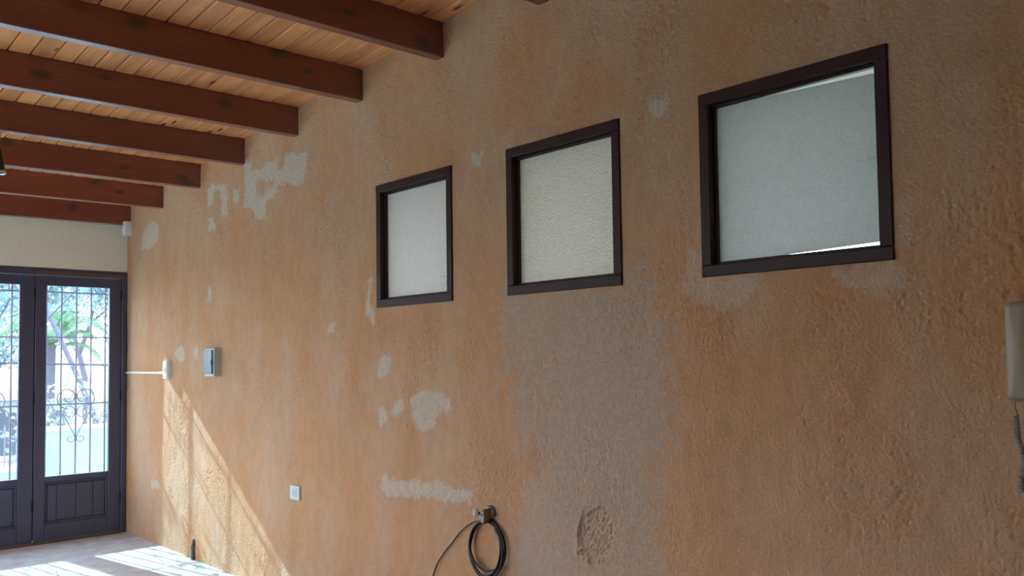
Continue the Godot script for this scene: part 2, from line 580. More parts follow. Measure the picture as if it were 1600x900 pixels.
func small_window(n: int, w: Array) -> void:
	var o := base("window_%d" % n, Vector3(0, SILL, (w[0] + w[1]) / 2.0))
	var half: float = (w[1] - w[0]) / 2.0
	var high := LINTEL - SILL
	var t := 0.042
	var wood: Material = materials.frame
	put("frame_rail", box(Vector3(-0.010, 0, -half), Vector3(0.075, t, half), 0.003), wood, o)
	put("frame_rail", box(Vector3(-0.010, high - t, -half), Vector3(0.075, high, half), 0.003), wood, o)
	put("frame_stile", box(Vector3(-0.009, t, -half), Vector3(0.075, high - t, -half + t), 0.003), wood, o)
	put("frame_stile", box(Vector3(-0.009, t, half - t), Vector3(0.075, high - t, half), 0.003), wood, o)
	var s := 0.011
	for k in [[t, t + s], [high - t - s, high - t]]:
		put("glazing_bead", box(Vector3(0.018, k[0], -half + t), Vector3(0.034, k[1], half - t), 0.002), wood, o)
	for k in [[-half + t, -half + t + s], [half - t - s, half - t]]:
		put("glazing_bead", box(Vector3(0.018, t + s, k[0]), Vector3(0.034, high - t - s, k[1]), 0.002), wood, o)
	var e := 0.004
	if n == 3:
		# the sheet is cut short and sits crooked: daylight shows past its far corners
		var st := new_tool()
		var lo_l := t + 0.006
		var corners := [Vector2(-half + t, lo_l), Vector2(half - t, t + s + 0.012), Vector2(half - t, high - t - s - 0.016), Vector2(-half + t, high - t - 0.004)]
		for x in [0.036, 0.041]:
			quad(st, Vector3(x, corners[0].y, corners[0].x), Vector3(x, corners[1].y, corners[1].x), Vector3(x, corners[2].y, corners[2].x), Vector3(x, corners[3].y, corners[3].x), Vector3.LEFT if x < 0.04 else Vector3.RIGHT)
		for k in 4:
			var p: Vector2 = corners[k]
			var q: Vector2 = corners[(k + 1) % 4]
			quad(st, Vector3(0.036, p.y, p.x), Vector3(0.036, q.y, q.x), Vector3(0.041, q.y, q.x), Vector3(0.041, p.y, p.x), Vector3(0, (p + q).y / 2.0 - high / 2.0, (p + q).x))
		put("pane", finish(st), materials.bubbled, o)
		# a torn spot in the sheet, its shreds curled up
		var torn := new_tool()
		torn.set_smooth_group(-1)
		rng.seed = 5
		for k in 16:
			var c := Vector3(0.033, 0.325 + rng.randf_range(-0.017, 0.017), half - t - 0.035 + rng.randf_range(-0.016, 0.016))
			var u := Vector3(rng.randf_range(-0.004, 0.002), rng.randf_range(-0.010, 0.010), rng.randf_range(-0.010, 0.010))
			var v := Vector3(rng.randf_range(-0.005, 0.002), rng.randf_range(-0.009, 0.009), rng.randf_range(-0.009, 0.009))
			tri(torn, c, c + u, c + v, Vector3.LEFT)
		tag(put("torn_spot", finish(torn), materials.shred, o), "white torn spot")
	else:
		if n == 1:
			var marks := new_tool()
			rng.seed = 8
			for k in 9:
				var c := Vector3(0.0352, 0.105 + rng.randf_range(-0.022, 0.022), half - t - 0.055 + rng.randf_range(-0.04, 0.03))
				var u := Vector3(0, rng.randf_range(0.008, 0.022), rng.randf_range(-0.016, 0.016))
				var v := Vector3(0, -u.z, u.y).normalized() * 0.0012
				quad(marks, c - v, c + v, c + u + v * 0.3, c + u - v * 0.3, Vector3.LEFT)
			tag(put("scratches", finish(marks), plain(Color(0.30, 0.29, 0.28), 0.7), o), "dark scratches in the corner of the pane")
		put("pane", box(Vector3(0.036, t - e, -half + t - e), Vector3(0.041, high - t + e, half - t + e), 0.0), materials.ribbed if n == 1 else materials.streaked, o)
	tag(o, ["small square window with dark frame nearest the door, pale rippled pane", "small square window with dark frame between two others, pale streaked pane", "small square window with dark frame, bubbled pane torn at one spot"][n - 1], "window", "", "structure")

# ---------------------------------------------------------------- the glazed door
func door_leaf(n: int, x0: float, x1: float, left: float, right: float) -> void:
	var o := base("door_%d" % n, Vector3(x0, 0.022, DOOR_Z))
	var w := x1 - x0 - 0.004
	var top := 2.158
	var zf := 0.0
	var zb := -0.042
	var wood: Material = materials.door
	var low := 0.128
	var mid0 := 0.466
	var mid1 := 0.513
	var glass_top := 2.078
	put("stile", box(Vector3(0, 0, zb), Vector3(left, top, zf), 0.004), wood, o)
	put("stile", box(Vector3(w - right, 0, zb), Vector3(w, top, zf), 0.004), wood, o)
	put("rail", box(Vector3(left, 0, zb), Vector3(w - right, low, zf - 0.001), 0.004), wood, o)
	put("rail", box(Vector3(left, mid0, zb), Vector3(w - right, mid1, zf - 0.001), 0.004), wood, o)
	put("rail", box(Vector3(left, glass_top, zb), Vector3(w - right, top, zf - 0.001), 0.004), wood, o)
	put("glass", box(Vector3(left - 0.004, mid1 - 0.004, -0.024), Vector3(w - right + 0.004, glass_top + 0.004, -0.020), 0.0), materials.glass, o)
	# panel: a moulding round four upright boards
	var p := put("panel", box(Vector3(left - 0.003, low - 0.003, -0.034), Vector3(w - right + 0.003, mid0 + 0.003, -0.028), 0.0), wood, o)
	var a := left + 0.022
	var b := w - right - 0.022
	put("moulding", box(Vector3(left, low, -0.028), Vector3(a - 0.006, mid0, -0.014), 0.004), wood, p)
	put("moulding", box(Vector3(b + 0.006, low, -0.028), Vector3(w - right, mid0, -0.014), 0.004), wood, p)
	put("moulding", box(Vector3(a - 0.006, mid0 - 0.016, -0.028), Vector3(b + 0.006, mid0, -0.014), 0.004), wood, p)
	put("moulding", box(Vector3(a - 0.006, low, -0.028), Vector3(b + 0.006, low + 0.016, -0.014), 0.004), wood, p)
	var cuts := [0.0, 0.16, 0.49, 0.79, 1.0]
	for k in 4:
		put("board", box(Vector3(lerpf(a, b, cuts[k]) + 0.0015, low + 0.024, -0.028), Vector3(lerpf(a, b, cuts[k + 1]) - 0.0015, mid0 - 0.026, -0.015), 0.006), wood, p)
	put("meeting_strip", box(Vector3(w - 0.012, 0.0, zb - 0.010), Vector3(w + 0.014, top, zb), 0.002), wood, o)
	for y in [0.25, 1.12, 1.98]:
		put("hinge", tube(PackedVector3Array([Vector3(w - 0.004, y, 0.004), Vector3(w - 0.004, y + 0.075, 0.004)]), 0.006, 8), materials.iron, o)
	tag(o, ["dark glazed door leaf beside the plastered wall, panel of four boards below", "dark glazed door leaf hinged to the leaf beside the wall", "added unseen door leaf beyond the second leaf, for more daylight", "added unseen fourth leaf of the folding door, for more daylight", "added unseen fifth leaf of the folding door, for more daylight", "added unseen end leaf of the folding door, for more daylight"][n - 1], "door", "", "structure")

func scroll(c: Vector3, start: float, turns: float, r0: float, r1: float, steps := 26) -> PackedVector3Array:
	var out := PackedVector3Array()
	for k in steps + 1:
		var t := float(k) / steps
		var a := start + TAU * turns * t
		var r := lerpf(r0, r1, t)
		out.append(c + Vector3(cos(a) * r, sin(a) * r, 0))
	return out

func grille(at: Vector3, half: float, bars: Array, middle: float, label: String) -> void:
	var o := base("window_grille", at)
	var m: Material = materials.grille
	for x in bars:
		put("upright_bar", tube(PackedVector3Array([Vector3(x, 0.0, 0), Vector3(x, 1.74, 0)]), 0.0080, 8), m, o)
	for y in [0.02, 0.614, 1.178, 1.555]:
		put("cross_bar", tube(PackedVector3Array([Vector3(-half, y, 0.002), Vector3(half, y, 0.002)]), 0.0075, 6), m, o)
	for s in [-1.0, 1.0]:
		# a long scroll each side of the middle bar: curled out at its foot, crossing over, curled in at its top
		var c := Curve3D.new()
		var at0 := Vector3(middle, 0.345, 0.008)
		var foot := scroll(at0 + Vector3(s * 0.040, -0.020, 0), PI if s > 0 else 0.0, 0.9 * s, 0.036, 0.012, 22)
		foot.reverse()
		for p in foot:
			c.add_point(p)
		for p in [[0.030, 0.395], [0.070, 0.475], [0.108, 0.540]]:
			c.add_point(Vector3(middle + s * p[0], p[1], 0.008))
		put("scroll", tube(c.tessellate(3, 6), 0.0050, 6), m, o)
		var d := Curve3D.new()
		for p in scroll(Vector3(middle + s * 0.062, 0.670, 0.008), -PI / 2.0, 1.25 * s, 0.098, 0.022, 30):
			d.add_point(p)
		put("scroll", tube(d.tessellate(3, 6), 0.0050, 6), m, o)
		var e := Curve3D.new()
		for p in scroll(Vector3(middle + s * 0.055, 0.540, 0.008), PI / 2.0, 0.8 * s, 0.06, 0.02, 20):
			e.add_point(p)
		put("scroll", tube(e.tessellate(3, 6), 0.0038, 6), m, o)
	tag(o, label, "grille")

# ---------------------------------------------------------------- plants outside
func grow(st: SurfaceTool, from: Vector3, towards: Vector3, long: float, r: float, level: int, tips: Array) -> void:
	var pts := PackedVector3Array([from])
	var radii := []
	var p := from
	var d := towards.normalized()
	radii.append(r)
	var n := 4
	for k in n:
		d = (d + Vector3(rng.randf_range(-0.22, 0.22), rng.randf_range(-0.08, 0.16), rng.randf_range(-0.22, 0.22))).normalized()
		p += d * long / n
		pts.append(p)
		radii.append(lerpf(r, r * 0.6, float(k + 1) / n))
		if level <= 2:
			tips.append(p)
	add_tube(st, pts, radii, 7 if level > 2 else 5, level <= 0)
	if level <= 0:
		return
	var kids := 3 if level > 1 else 2
	for k in kids:
		var side := Vector3(rng.randf_range(-1, 1), rng.randf_range(0.1, 0.8), rng.randf_range(-1, 1)).normalized()
		grow(st, pts[n if k == 0 else rng.randi_range(2, n)], (d * 0.75 + side * 0.85), long * rng.randf_range(0.62, 0.82), r * 0.58, level - 1, tips)

func leaves(tips: Array, count: int, spread: float, size: float, light: Color, dark: Color) -> ArrayMesh:
	var st := new_tool()
	st.set_smooth_group(-1)
	for k in count:
		var tip: Vector3 = tips[rng.randi() % tips.size()]
		var c := tip + Vector3(rng.randfn(0, spread), rng.randfn(0, spread * 0.8), rng.randfn(0, spread))
		var a := Vector3(rng.randf_range(-1, 1), rng.randf_range(-1, 0.6), rng.randf_range(-1, 1)).normalized() * size * rng.randf_range(0.6, 1.3)
		var b := a.cross(Vector3(rng.randf_range(-1, 1), rng.randf_range(-1, 1), rng.randf_range(-1, 1))).normalized() * a.length() * 0.28
		st.set_color(light.lerp(dark, rng.randf()))
		st.add_vertex(c); st.add_vertex(c + a * 0.5 + b); st.add_vertex(c + a)
		st.add_vertex(c); st.add_vertex(c + a); st.add_vertex(c + a * 0.5 - b)
	return finish(st)

func leafy_tree(called: String, at: Vector3, lean: Vector3, trunk: float, thick: float, level: int, leaf_count: int, spread: float, size: float, light: Color, dark: Color, label: String, category: String, seed_: int, group := "") -> void:
	rng.seed = seed_
	var o := base(called, at)
	var st := new_tool()
	var tips := []
	grow(st, Vector3.ZERO, lean, trunk, thick, level, tips)
	put("trunk", finish(st), materials.bark, o)
	tag(put("foliage", leaves(tips, leaf_count, spread, size, light, dark), materials.leaf, o), "", "", "", "stuff")
	tag(o, label, category, group)

func frond(long: float, rise: float) -> ArrayMesh:
	var st := new_tool()
	var pts := PackedVector3Array()
	var radii := []
	for k in 11:
		var t := k / 10.0
		pts.append(Vector3(long * t * (1.0 - 0.18 * t), rise * sin(t * 2.3) - 0.55 * long * t * t * 0.6, 0))
		radii.append(lerpf(0.016, 0.004, t))
	st.set_color(Color(0.10, 0.17, 0.06))
	add_tube(st, pts, radii, 5)
	st.set_smooth_group(-1)
	for k in range(4, 44):
		var t := k / 44.0
		var i := int(t * 10.0)
		var p := pts[i].lerp(pts[i + 1], t * 10.0 - i)
		var along := (pts[i + 1] - pts[i]).normalized()
		for s in [-1.0, 1.0]:
			var l := long * 0.26 * sin(PI * clampf(t * 0.9 + 0.1, 0, 1)) + 0.05
			var tip := p + along * l * 0.55 + Vector3(0, -0.25 * l, s * l * 0.8)
			var w := along * 0.016
			var m := p.lerp(tip, 0.5) + Vector3(0, 0.05 * l, 0)
			st.set_color(Color(0.05, 0.16, 0.09).lerp(Color(0.14, 0.26, 0.10), rng.randf()))
			tri(st, p - w, p + w, m + w, Vector3.UP)
			tri(st, p - w, m + w, m - w, Vector3.UP)
			tri(st, m - w, m + w, tip, Vector3.UP)
	return finish(st)

# ---------------------------------------------------------------- the scene
func _ready() -> void:
	# camera
	var cam := Camera3D.new()
	cam.name = "camera"
	add_child(cam)
	cam.position = Vector3(-2.572, 1.45, 0.0)
	cam.rotation = Vector3(deg_to_rad(2.6223), deg_to_rad(-42.8866), deg_to_rad(-0.7683))
	cam.projection = Camera3D.PROJECTION_FRUSTUM
	cam.near = 0.05
	cam.far = 200.0
	cam.size = 0.05 * 900.0 / 1325.44
	cam.frustum_offset = Vector2(0, 0.05 * 49.1 / 1325.44)
	cam.current = true
	# sky and sun
	var sky_look := ProceduralSkyMaterial.new()
	sky_look.sky_top_color = Color(0.73, 0.85, 1.0)
	sky_look.sky_horizon_color = Color(0.93, 0.97, 1.0)
	sky_look.sky_curve = 0.25
	sky_look.ground_bottom_color = Color(0.42, 0.44, 0.44)
	sky_look.ground_horizon_color = Color(0.62, 0.66, 0.68)
	sky_look.sun_angle_max = 2.0
	var sky := Sky.new()
	sky.sky_material = sky_look
	var env := Environment.new()
	env.background_mode = Environment.BG_SKY
	env.sky = sky
	env.background_energy_multiplier = 6.6
	env.tonemap_mode = Environment.TONE_MAPPER_LINEAR
	env.tonemap_exposure = 1.44
	env.sdfgi_enabled = true
	env.ssao_enabled = true
	env.ssil_enabled = true
	var world := WorldEnvironment.new()
	world.name = "world"
	world.environment = env
	add_child(world)
	var sun := DirectionalLight3D.new()
	sun.name = "sun"
	add_child(sun)
	sun.look_at_from_position(Vector3.ZERO, Vector3(0.175, -0.67, 1.0), Vector3.UP)
	sun.light_color = Color(0.70, 0.92, 1.0)
	sun.light_energy = 4.8
	sun.light_angular_distance = 0.45
	sun.shadow_enabled = true

	make_materials()
	build_shell()
	build_ceiling()
	build_door()
	build_outside()
	build_fittings()

# pressed patterns of the pale sheets: fine ribs, streaks or bubbles
func pane_image(kind: String) -> Image:
	var size := 640
	var im := Image.create(size, size, false, Image.FORMAT_RGB8)
	var grain := noise(FastNoiseLite.TYPE_SIMPLEX, 0.13, 1, 61)
	var cloud := noise(FastNoiseLite.TYPE_SIMPLEX_SMOOTH, 0.012, 2, 62)
	var tone: Color = {"ribbed": Color(0.845, 0.830, 0.810), "streaked": Color(0.845, 0.830, 0.785), "bubbled": Color(0.805, 0.820, 0.805)}[kind]
	var wide: float = {"ribbed": 1.3, "streaked": 1.7, "bubbled": 0.9}[kind]
	var tall: float = {"ribbed": 0.8, "streaked": 0.42, "bubbled": 0.9}[kind]
	var depth: float = {"ribbed": 0.24, "streaked": 0.18, "bubbled": 0.08}[kind]
	for y in size:
		for x in size:
			var v := 1.0 + depth * grain.get_noise_2d(x * wide, y * tall) + 0.02 * cloud.get_noise_2d(x, y)
			im.set_pixel(x, y, Color(minf(tone.r * v, 1), minf(tone.g * v, 1), minf(tone.b * v, 1)))
	if kind == "bubbled":  # each bubble gets a painted bright sparkle and a dark shading ring
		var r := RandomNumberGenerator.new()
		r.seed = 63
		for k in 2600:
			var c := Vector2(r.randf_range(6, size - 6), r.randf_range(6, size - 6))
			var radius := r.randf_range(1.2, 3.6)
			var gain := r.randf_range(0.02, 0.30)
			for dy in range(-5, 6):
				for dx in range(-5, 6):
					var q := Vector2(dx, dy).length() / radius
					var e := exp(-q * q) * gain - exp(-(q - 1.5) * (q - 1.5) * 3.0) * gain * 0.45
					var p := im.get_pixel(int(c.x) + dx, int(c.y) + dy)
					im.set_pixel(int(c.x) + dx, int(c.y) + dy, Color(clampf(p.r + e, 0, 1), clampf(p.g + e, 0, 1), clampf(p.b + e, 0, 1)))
	return im

func make_materials() -> void:
	var grit := noise_texture(FastNoiseLite.TYPE_SIMPLEX_SMOOTH, 0.035, 5, 512, 3)
	var plaster := plain(Color.WHITE, 0.93)
	plaster.vertex_color_use_as_albedo = true
	plaster.metallic_specular = 0.25
	materials.plaster = relief(plaster, grit, 0.30, 3.2)
	materials.masonry = relief(plain(Color(0.62, 0.58, 0.52), 0.95), grit, 0.4, 1.5)
	materials.cream = relief(plain(Color(0.90, 0.865, 0.795), 0.93), grit, 0.2, 1.6)
	var dust := noise_texture(FastNoiseLite.TYPE_SIMPLEX_SMOOTH, 0.012, 6, 512, 8)
	var ramp := Gradient.new()
	ramp.set_color(0, Color(0.68, 0.67, 0.665))
	ramp.set_color(1, Color(0.83, 0.815, 0.80))
	dust.color_ramp = ramp
	var floor_ := plain(Color.WHITE, 0.75)
	floor_.albedo_texture = dust
	materials.floor = relief(floor_, grit, 0.12, 0.9)
	materials.pine = wood_material(wood_image(8, 96, 1024, Color(0.99, 0.69, 0.445), Color(0.80, 0.49, 0.28), Color(0.20, 0.09, 0.07), 3, 21, 0.55), 0.42, 0.3)
	materials.beam = wood_material(wood_image(4, 128, 1536, Color(0.51, 0.195, 0.145), Color(0.35, 0.115, 0.09), Color(0.09, 0.035, 0.035), 9, 33, 1.0), 0.36, 1.0)
	var fine := noise_texture(FastNoiseLite.TYPE_SIMPLEX_SMOOTH, 0.03, 4, 256, 5)
	materials.frame = relief(plain(Color(0.215, 0.125, 0.105), 0.50), fine, 0.05, 4.0)
	materials.frame.metallic_specular = 0.35
	materials.door = relief(plain(Color(0.265, 0.265, 0.345), 0.40), fine, 0.05, 3.0)  # bluer and lighter than the dark paint: glare put into the colour
	materials.header = relief(plain(Color(0.36, 0.27, 0.25), 0.6), fine, 0.05, 3.0)
	materials.iron = plain(Color(0.16, 0.15, 0.15), 0.45, 0.6)
	materials.grille = plain(Color(0.46, 0.40, 0.48), 0.5, 0.1)
	var glass := plain(Color(0.95, 0.99, 1.0, 0.04), 0.0)
	glass.transparency = BaseMaterial3D.TRANSPARENCY_ALPHA
	materials.glass = glass
	# the pale sheets of the small windows let daylight through
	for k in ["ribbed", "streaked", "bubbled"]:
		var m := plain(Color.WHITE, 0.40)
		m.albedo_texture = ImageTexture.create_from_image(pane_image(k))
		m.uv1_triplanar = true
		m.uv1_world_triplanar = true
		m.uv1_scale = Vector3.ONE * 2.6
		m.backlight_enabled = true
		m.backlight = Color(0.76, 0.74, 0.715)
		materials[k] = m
	var shred := plain(Color(0.92, 0.93, 0.93), 0.4)
	shred.backlight_enabled = true
	shred.backlight = Color(0.9, 0.9, 0.9)
	materials.shred = shred
	materials.white_plastic = plain(Color(0.86, 0.86, 0.84), 0.35)
	materials.bark = plain(Color(0.36, 0.35, 0.42), 0.9)
	var leaf := plain(Color.WHITE, 0.6)
	leaf.vertex_color_use_as_albedo = true
	leaf.backlight_enabled = true
	leaf.backlight = Color(0.8, 0.8, 0.8)
	materials.leaf = leaf

func build_shell() -> void:
	# the long wall
	var wall := base("wall_right")
	put("plaster", plaster_wall(), materials.plaster, wall)
	put("masonry", masonry(), materials.masonry, wall)
	tag(wall, "long ochre plastered wall with patches of grey filler", "wall", "", "structure")
	for n in 3:
		small_window(n + 1, WINDOWS[n])
	# the door wall: a lintel over the door and a pier beside it
	var st := new_tool()
	add_box(st, Vector3(-4.15, 2.245, DOOR_Z - 0.20), Vector3(0.0, 2.84, DOOR_Z), 0.004)
	add_box(st, Vector3(LEFT_X - 0.2, 0.0, DOOR_Z - 0.20), Vector3(-4.15, 2.84, DOOR_Z), 0.004)
	tag(put("wall_far", finish(st), materials.cream), "cream plastered wall above the glazed door", "wall", "", "structure")
	# the left wall, with two large unseen windows added to brighten the room
	st = new_tool()
	var x0 := LEFT_X - 0.2
	var x1 := LEFT_X
	var openings := [[-7.3, -5.2], [-4.8, -2.7]]
	var z := DOOR_Z
	for w in openings:
		add_box(st, Vector3(x0, 0.0, z), Vector3(x1, 2.78, w[0]), 0.0)
		add_box(st, Vector3(x0, 0.0, w[0]), Vector3(x1, 0.45, w[1]), 0.0)
		add_box(st, Vector3(x0, 2.30, w[0]), Vector3(x1, 2.78, w[1]), 0.0)
		z = w[1]
	add_box(st, Vector3(x0, 0.0, z), Vector3(x1, 2.78, BACK_Z + 0.2), 0.0)
	quad(st, Vector3(x1, 2.78, DOOR_Z), Vector3(x1, 2.78, BACK_Z), Vector3(x1, ceiling_y(x1, BACK_Z) + 0.02, BACK_Z), Vector3(x1, ceiling_y(x1, DOOR_Z) + 0.02, DOOR_Z), Vector3.RIGHT)
	quad(st, Vector3(x0, 2.78, DOOR_Z), Vector3(x0, 2.78, BACK_Z), Vector3(x0, ceiling_y(x0, BACK_Z) + 0.02, BACK_Z), Vector3(x0, ceiling_y(x0, DOOR_Z) + 0.02, DOOR_Z), Vector3.LEFT)
	tag(put("wall_left", finish(st), materials.cream), "cream plastered wall opposite the ochre wall", "wall", "", "structure")
	for n in 2:
		var w: Array = openings[n]
		var o := base("window_%d" % (n + 4), Vector3(x1 - 0.10, 0.45, (w[0] + w[1]) / 2.0))
		var h: float = (w[1] - w[0]) / 2.0
		put("frame_rail", box(Vector3(-0.03, 0, -h), Vector3(0.03, 0.06, h)), materials.frame, o)
		put("frame_rail", box(Vector3(-0.03, 1.79, -h), Vector3(0.03, 1.85, h)), materials.frame, o)
		for zz in [-h, -0.03, h - 0.06]:
			put("frame_stile", box(Vector3(-0.03, 0.06, zz), Vector3(0.03, 1.79, zz + 0.06)), materials.frame, o)
		for zz in [[-h + 0.055, -0.025], [0.025, h - 0.055]]:
			put("glass", box(Vector3(-0.003, 0.055, zz[0]), Vector3(0.003, 1.795, zz[1]), 0.0), materials.glass, o)
		tag(o, "added unseen window in the cream wall opposite the ochre wall, for more daylight", "window", "added windows of the cream wall", "structure")
	tag(put("wall_back", box(Vector3(LEFT_X - 0.2, 0, BACK_Z), Vector3(0.02, 3.7, BACK_Z + 0.2), 0.0), materials.cream), "cream plastered end wall facing the door", "wall", "", "structure")
	tag(put("floor", box(Vector3(LEFT_X - 0.2, -0.20, DOOR_Z - 0.20), Vector3(0.022, 0.0, BACK_Z + 0.2), 0.0), materials.floor), "dusty grey concrete floor", "floor", "", "structure")

func build_ceiling() -> void:
	var o := base("ceiling")
	var angle := atan(SLOPE)
	var z0 := DOOR_Z - 0.10
	var long := (BACK_Z - z0 + 0.05) / cos(angle)
	# tongue-and-groove boards that run from the door wall to the back wall
	var shapes := []
	for k in 8:
		shapes.append(wood_bar(0.0955, 0.018, long, 0.0060, k, 8, 0.42, 0.137 * k, Basis(Vector3(1, 0, 0), Vector3(0, 1, 0), Vector3(0, 0, 1))))
	rng.seed = 77
	var count := int((0.02 - LEFT_X) / 0.10) + 1
	for k in count:
		var x := -0.03 - 0.10 * k
		var b := put("board", shapes[(k * 5 + rng.randi_range(0, 2)) % 8], materials.pine, o, Vector3(x, ceiling_y(x, z0) + 0.009, z0))
		b.rotation = Vector3(-angle, 0, 0)
	var st := new_tool()
	var a := [Vector3(LEFT_X - 0.2, 0, z0 - 0.10), Vector3(0.22, 0, z0 - 0.10), Vector3(0.22, 0, BACK_Z + 0.2), Vector3(LEFT_X - 0.2, 0, BACK_Z + 0.2)]
	var low := []
	var high := []
	for p in a:
		low.append(Vector3(p.x, ceiling_y(p.x, p.z) + 0.0215, p.z))
		high.append(Vector3(p.x, ceiling_y(p.x, p.z) + 0.14, p.z))
	quad(st, low[0], low[1], low[2], low[3], Vector3.DOWN)
	quad(st, high[0], high[1], high[2], high[3], Vector3.UP)
	for k in 4:
		var n: Vector3 = (a[k] + a[(k + 1) % 4]) / 2.0 - Vector3(-2.5, 0, -2.6)
		quad(st, low[k], low[(k + 1) % 4], high[(k + 1) % 4], high[k], n)
	put("roof_deck", finish(st), plain(Color(0.22, 0.13, 0.09), 0.9), o)
	tag(o, "sloping ceiling of varnished orange pine boards", "ceiling", "", "structure")
	# beams across the room
	var lay := Basis(Vector3(0, 0, 1), Vector3(0, 1, 0), Vector3(1, 0, 0))
	var span := 0.05 - LEFT_X
	var bars := []
	for k in 4:
		bars.append(wood_bar(0.062, 0.176, span, 0.004, k, 4, 0.36, 0.21 * k, lay))
	var near := [-7.625, -6.888, -6.148, -5.427, -4.688, -3.963, -3.240, -2.512, -1.784, -1.056, -0.328, 0.400, 1.128, 1.856]
	for k in near.size():
		var z: float = near[k] - 0.031
		var b := put("ceiling_beam", bars[(k * 3) % 4], materials.beam, null, Vector3(LEFT_X, ceiling_y(LEFT_X, z) - 0.086, z))
		b.rotation.z = atan(TILT)
		if k == 0:
			tag(b, "dark red-brown ceiling beam lying against the cream wall over the door", "beam", "exposed ceiling beams")
		else:
			tag(b, "dark red-brown varnished beam crossing under the pine ceiling boards, clear of the door wall", "beam", "exposed ceiling beams")

func build_door() -> void:
	var o := base("trim_1", Vector3(0, 0, DOOR_Z))
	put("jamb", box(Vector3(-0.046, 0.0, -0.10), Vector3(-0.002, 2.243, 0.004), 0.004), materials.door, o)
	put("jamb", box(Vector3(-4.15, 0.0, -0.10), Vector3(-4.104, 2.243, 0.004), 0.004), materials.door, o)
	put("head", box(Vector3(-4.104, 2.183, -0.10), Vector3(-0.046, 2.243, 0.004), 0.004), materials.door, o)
	tag(put("header_strip", box(Vector3(-0.715, 2.186, 0.004), Vector3(-0.012, 2.222, 0.014), 0.003), materials.header, o), "worn brown strip")
	put("threshold", box(Vector3(-4.104, 0.0, -0.12), Vector3(-0.046, 0.018, 0.03), 0.006), materials.header, o)
	tag(o, "dark wooden frame round the glazed folding door", "door frame", "", "structure")
	door_leaf(1, -0.720, -0.046, 0.083, 0.098)
	door_leaf(2, -1.796, -0.722, 0.098, 0.109)
	door_leaf(3, -2.072, -1.798, 0.098, 0.098)  # this leaf and those below are unseen, added to let in more light
	door_leaf(4, -2.748, -2.074, 0.098, 0.098)
	door_leaf(5, -3.424, -2.750, 0.098, 0.098)
	door_leaf(6, -4.100, -3.426, 0.098, 0.098)
	grille(Vector3(-0.378, 0.50, DOOR_Z - 0.115), 0.335, [-0.33, -0.232, -0.116, 0.0, 0.116, 0.232], 0.0, "thin iron grille with scrolls outside the door leaf beside the plastered wall")
	grille(Vector3(-1.055, 0.50, DOOR_Z - 0.115), 0.335, [-0.27, -0.155, -0.04, 0.075, 0.19, 0.30], 0.0, "thin iron grille outside the second door leaf from the plastered wall")

# the terrace runs past the door; the unseen stretch along the cream wall is added to bounce sunlight
func terrace_shape() -> ArrayMesh:
	var st := new_tool()
	add_box(st, Vector3(-9.5, -0.30, -9.60), Vector3(3.0, -0.06, DOOR_Z - 0.20), 0.0)
	add_box(st, Vector3(-9.5, -0.30, DOOR_Z - 0.20), Vector3(LEFT_X - 0.20, -0.06, BACK_Z + 0.2), 0.0)
	return finish(st)

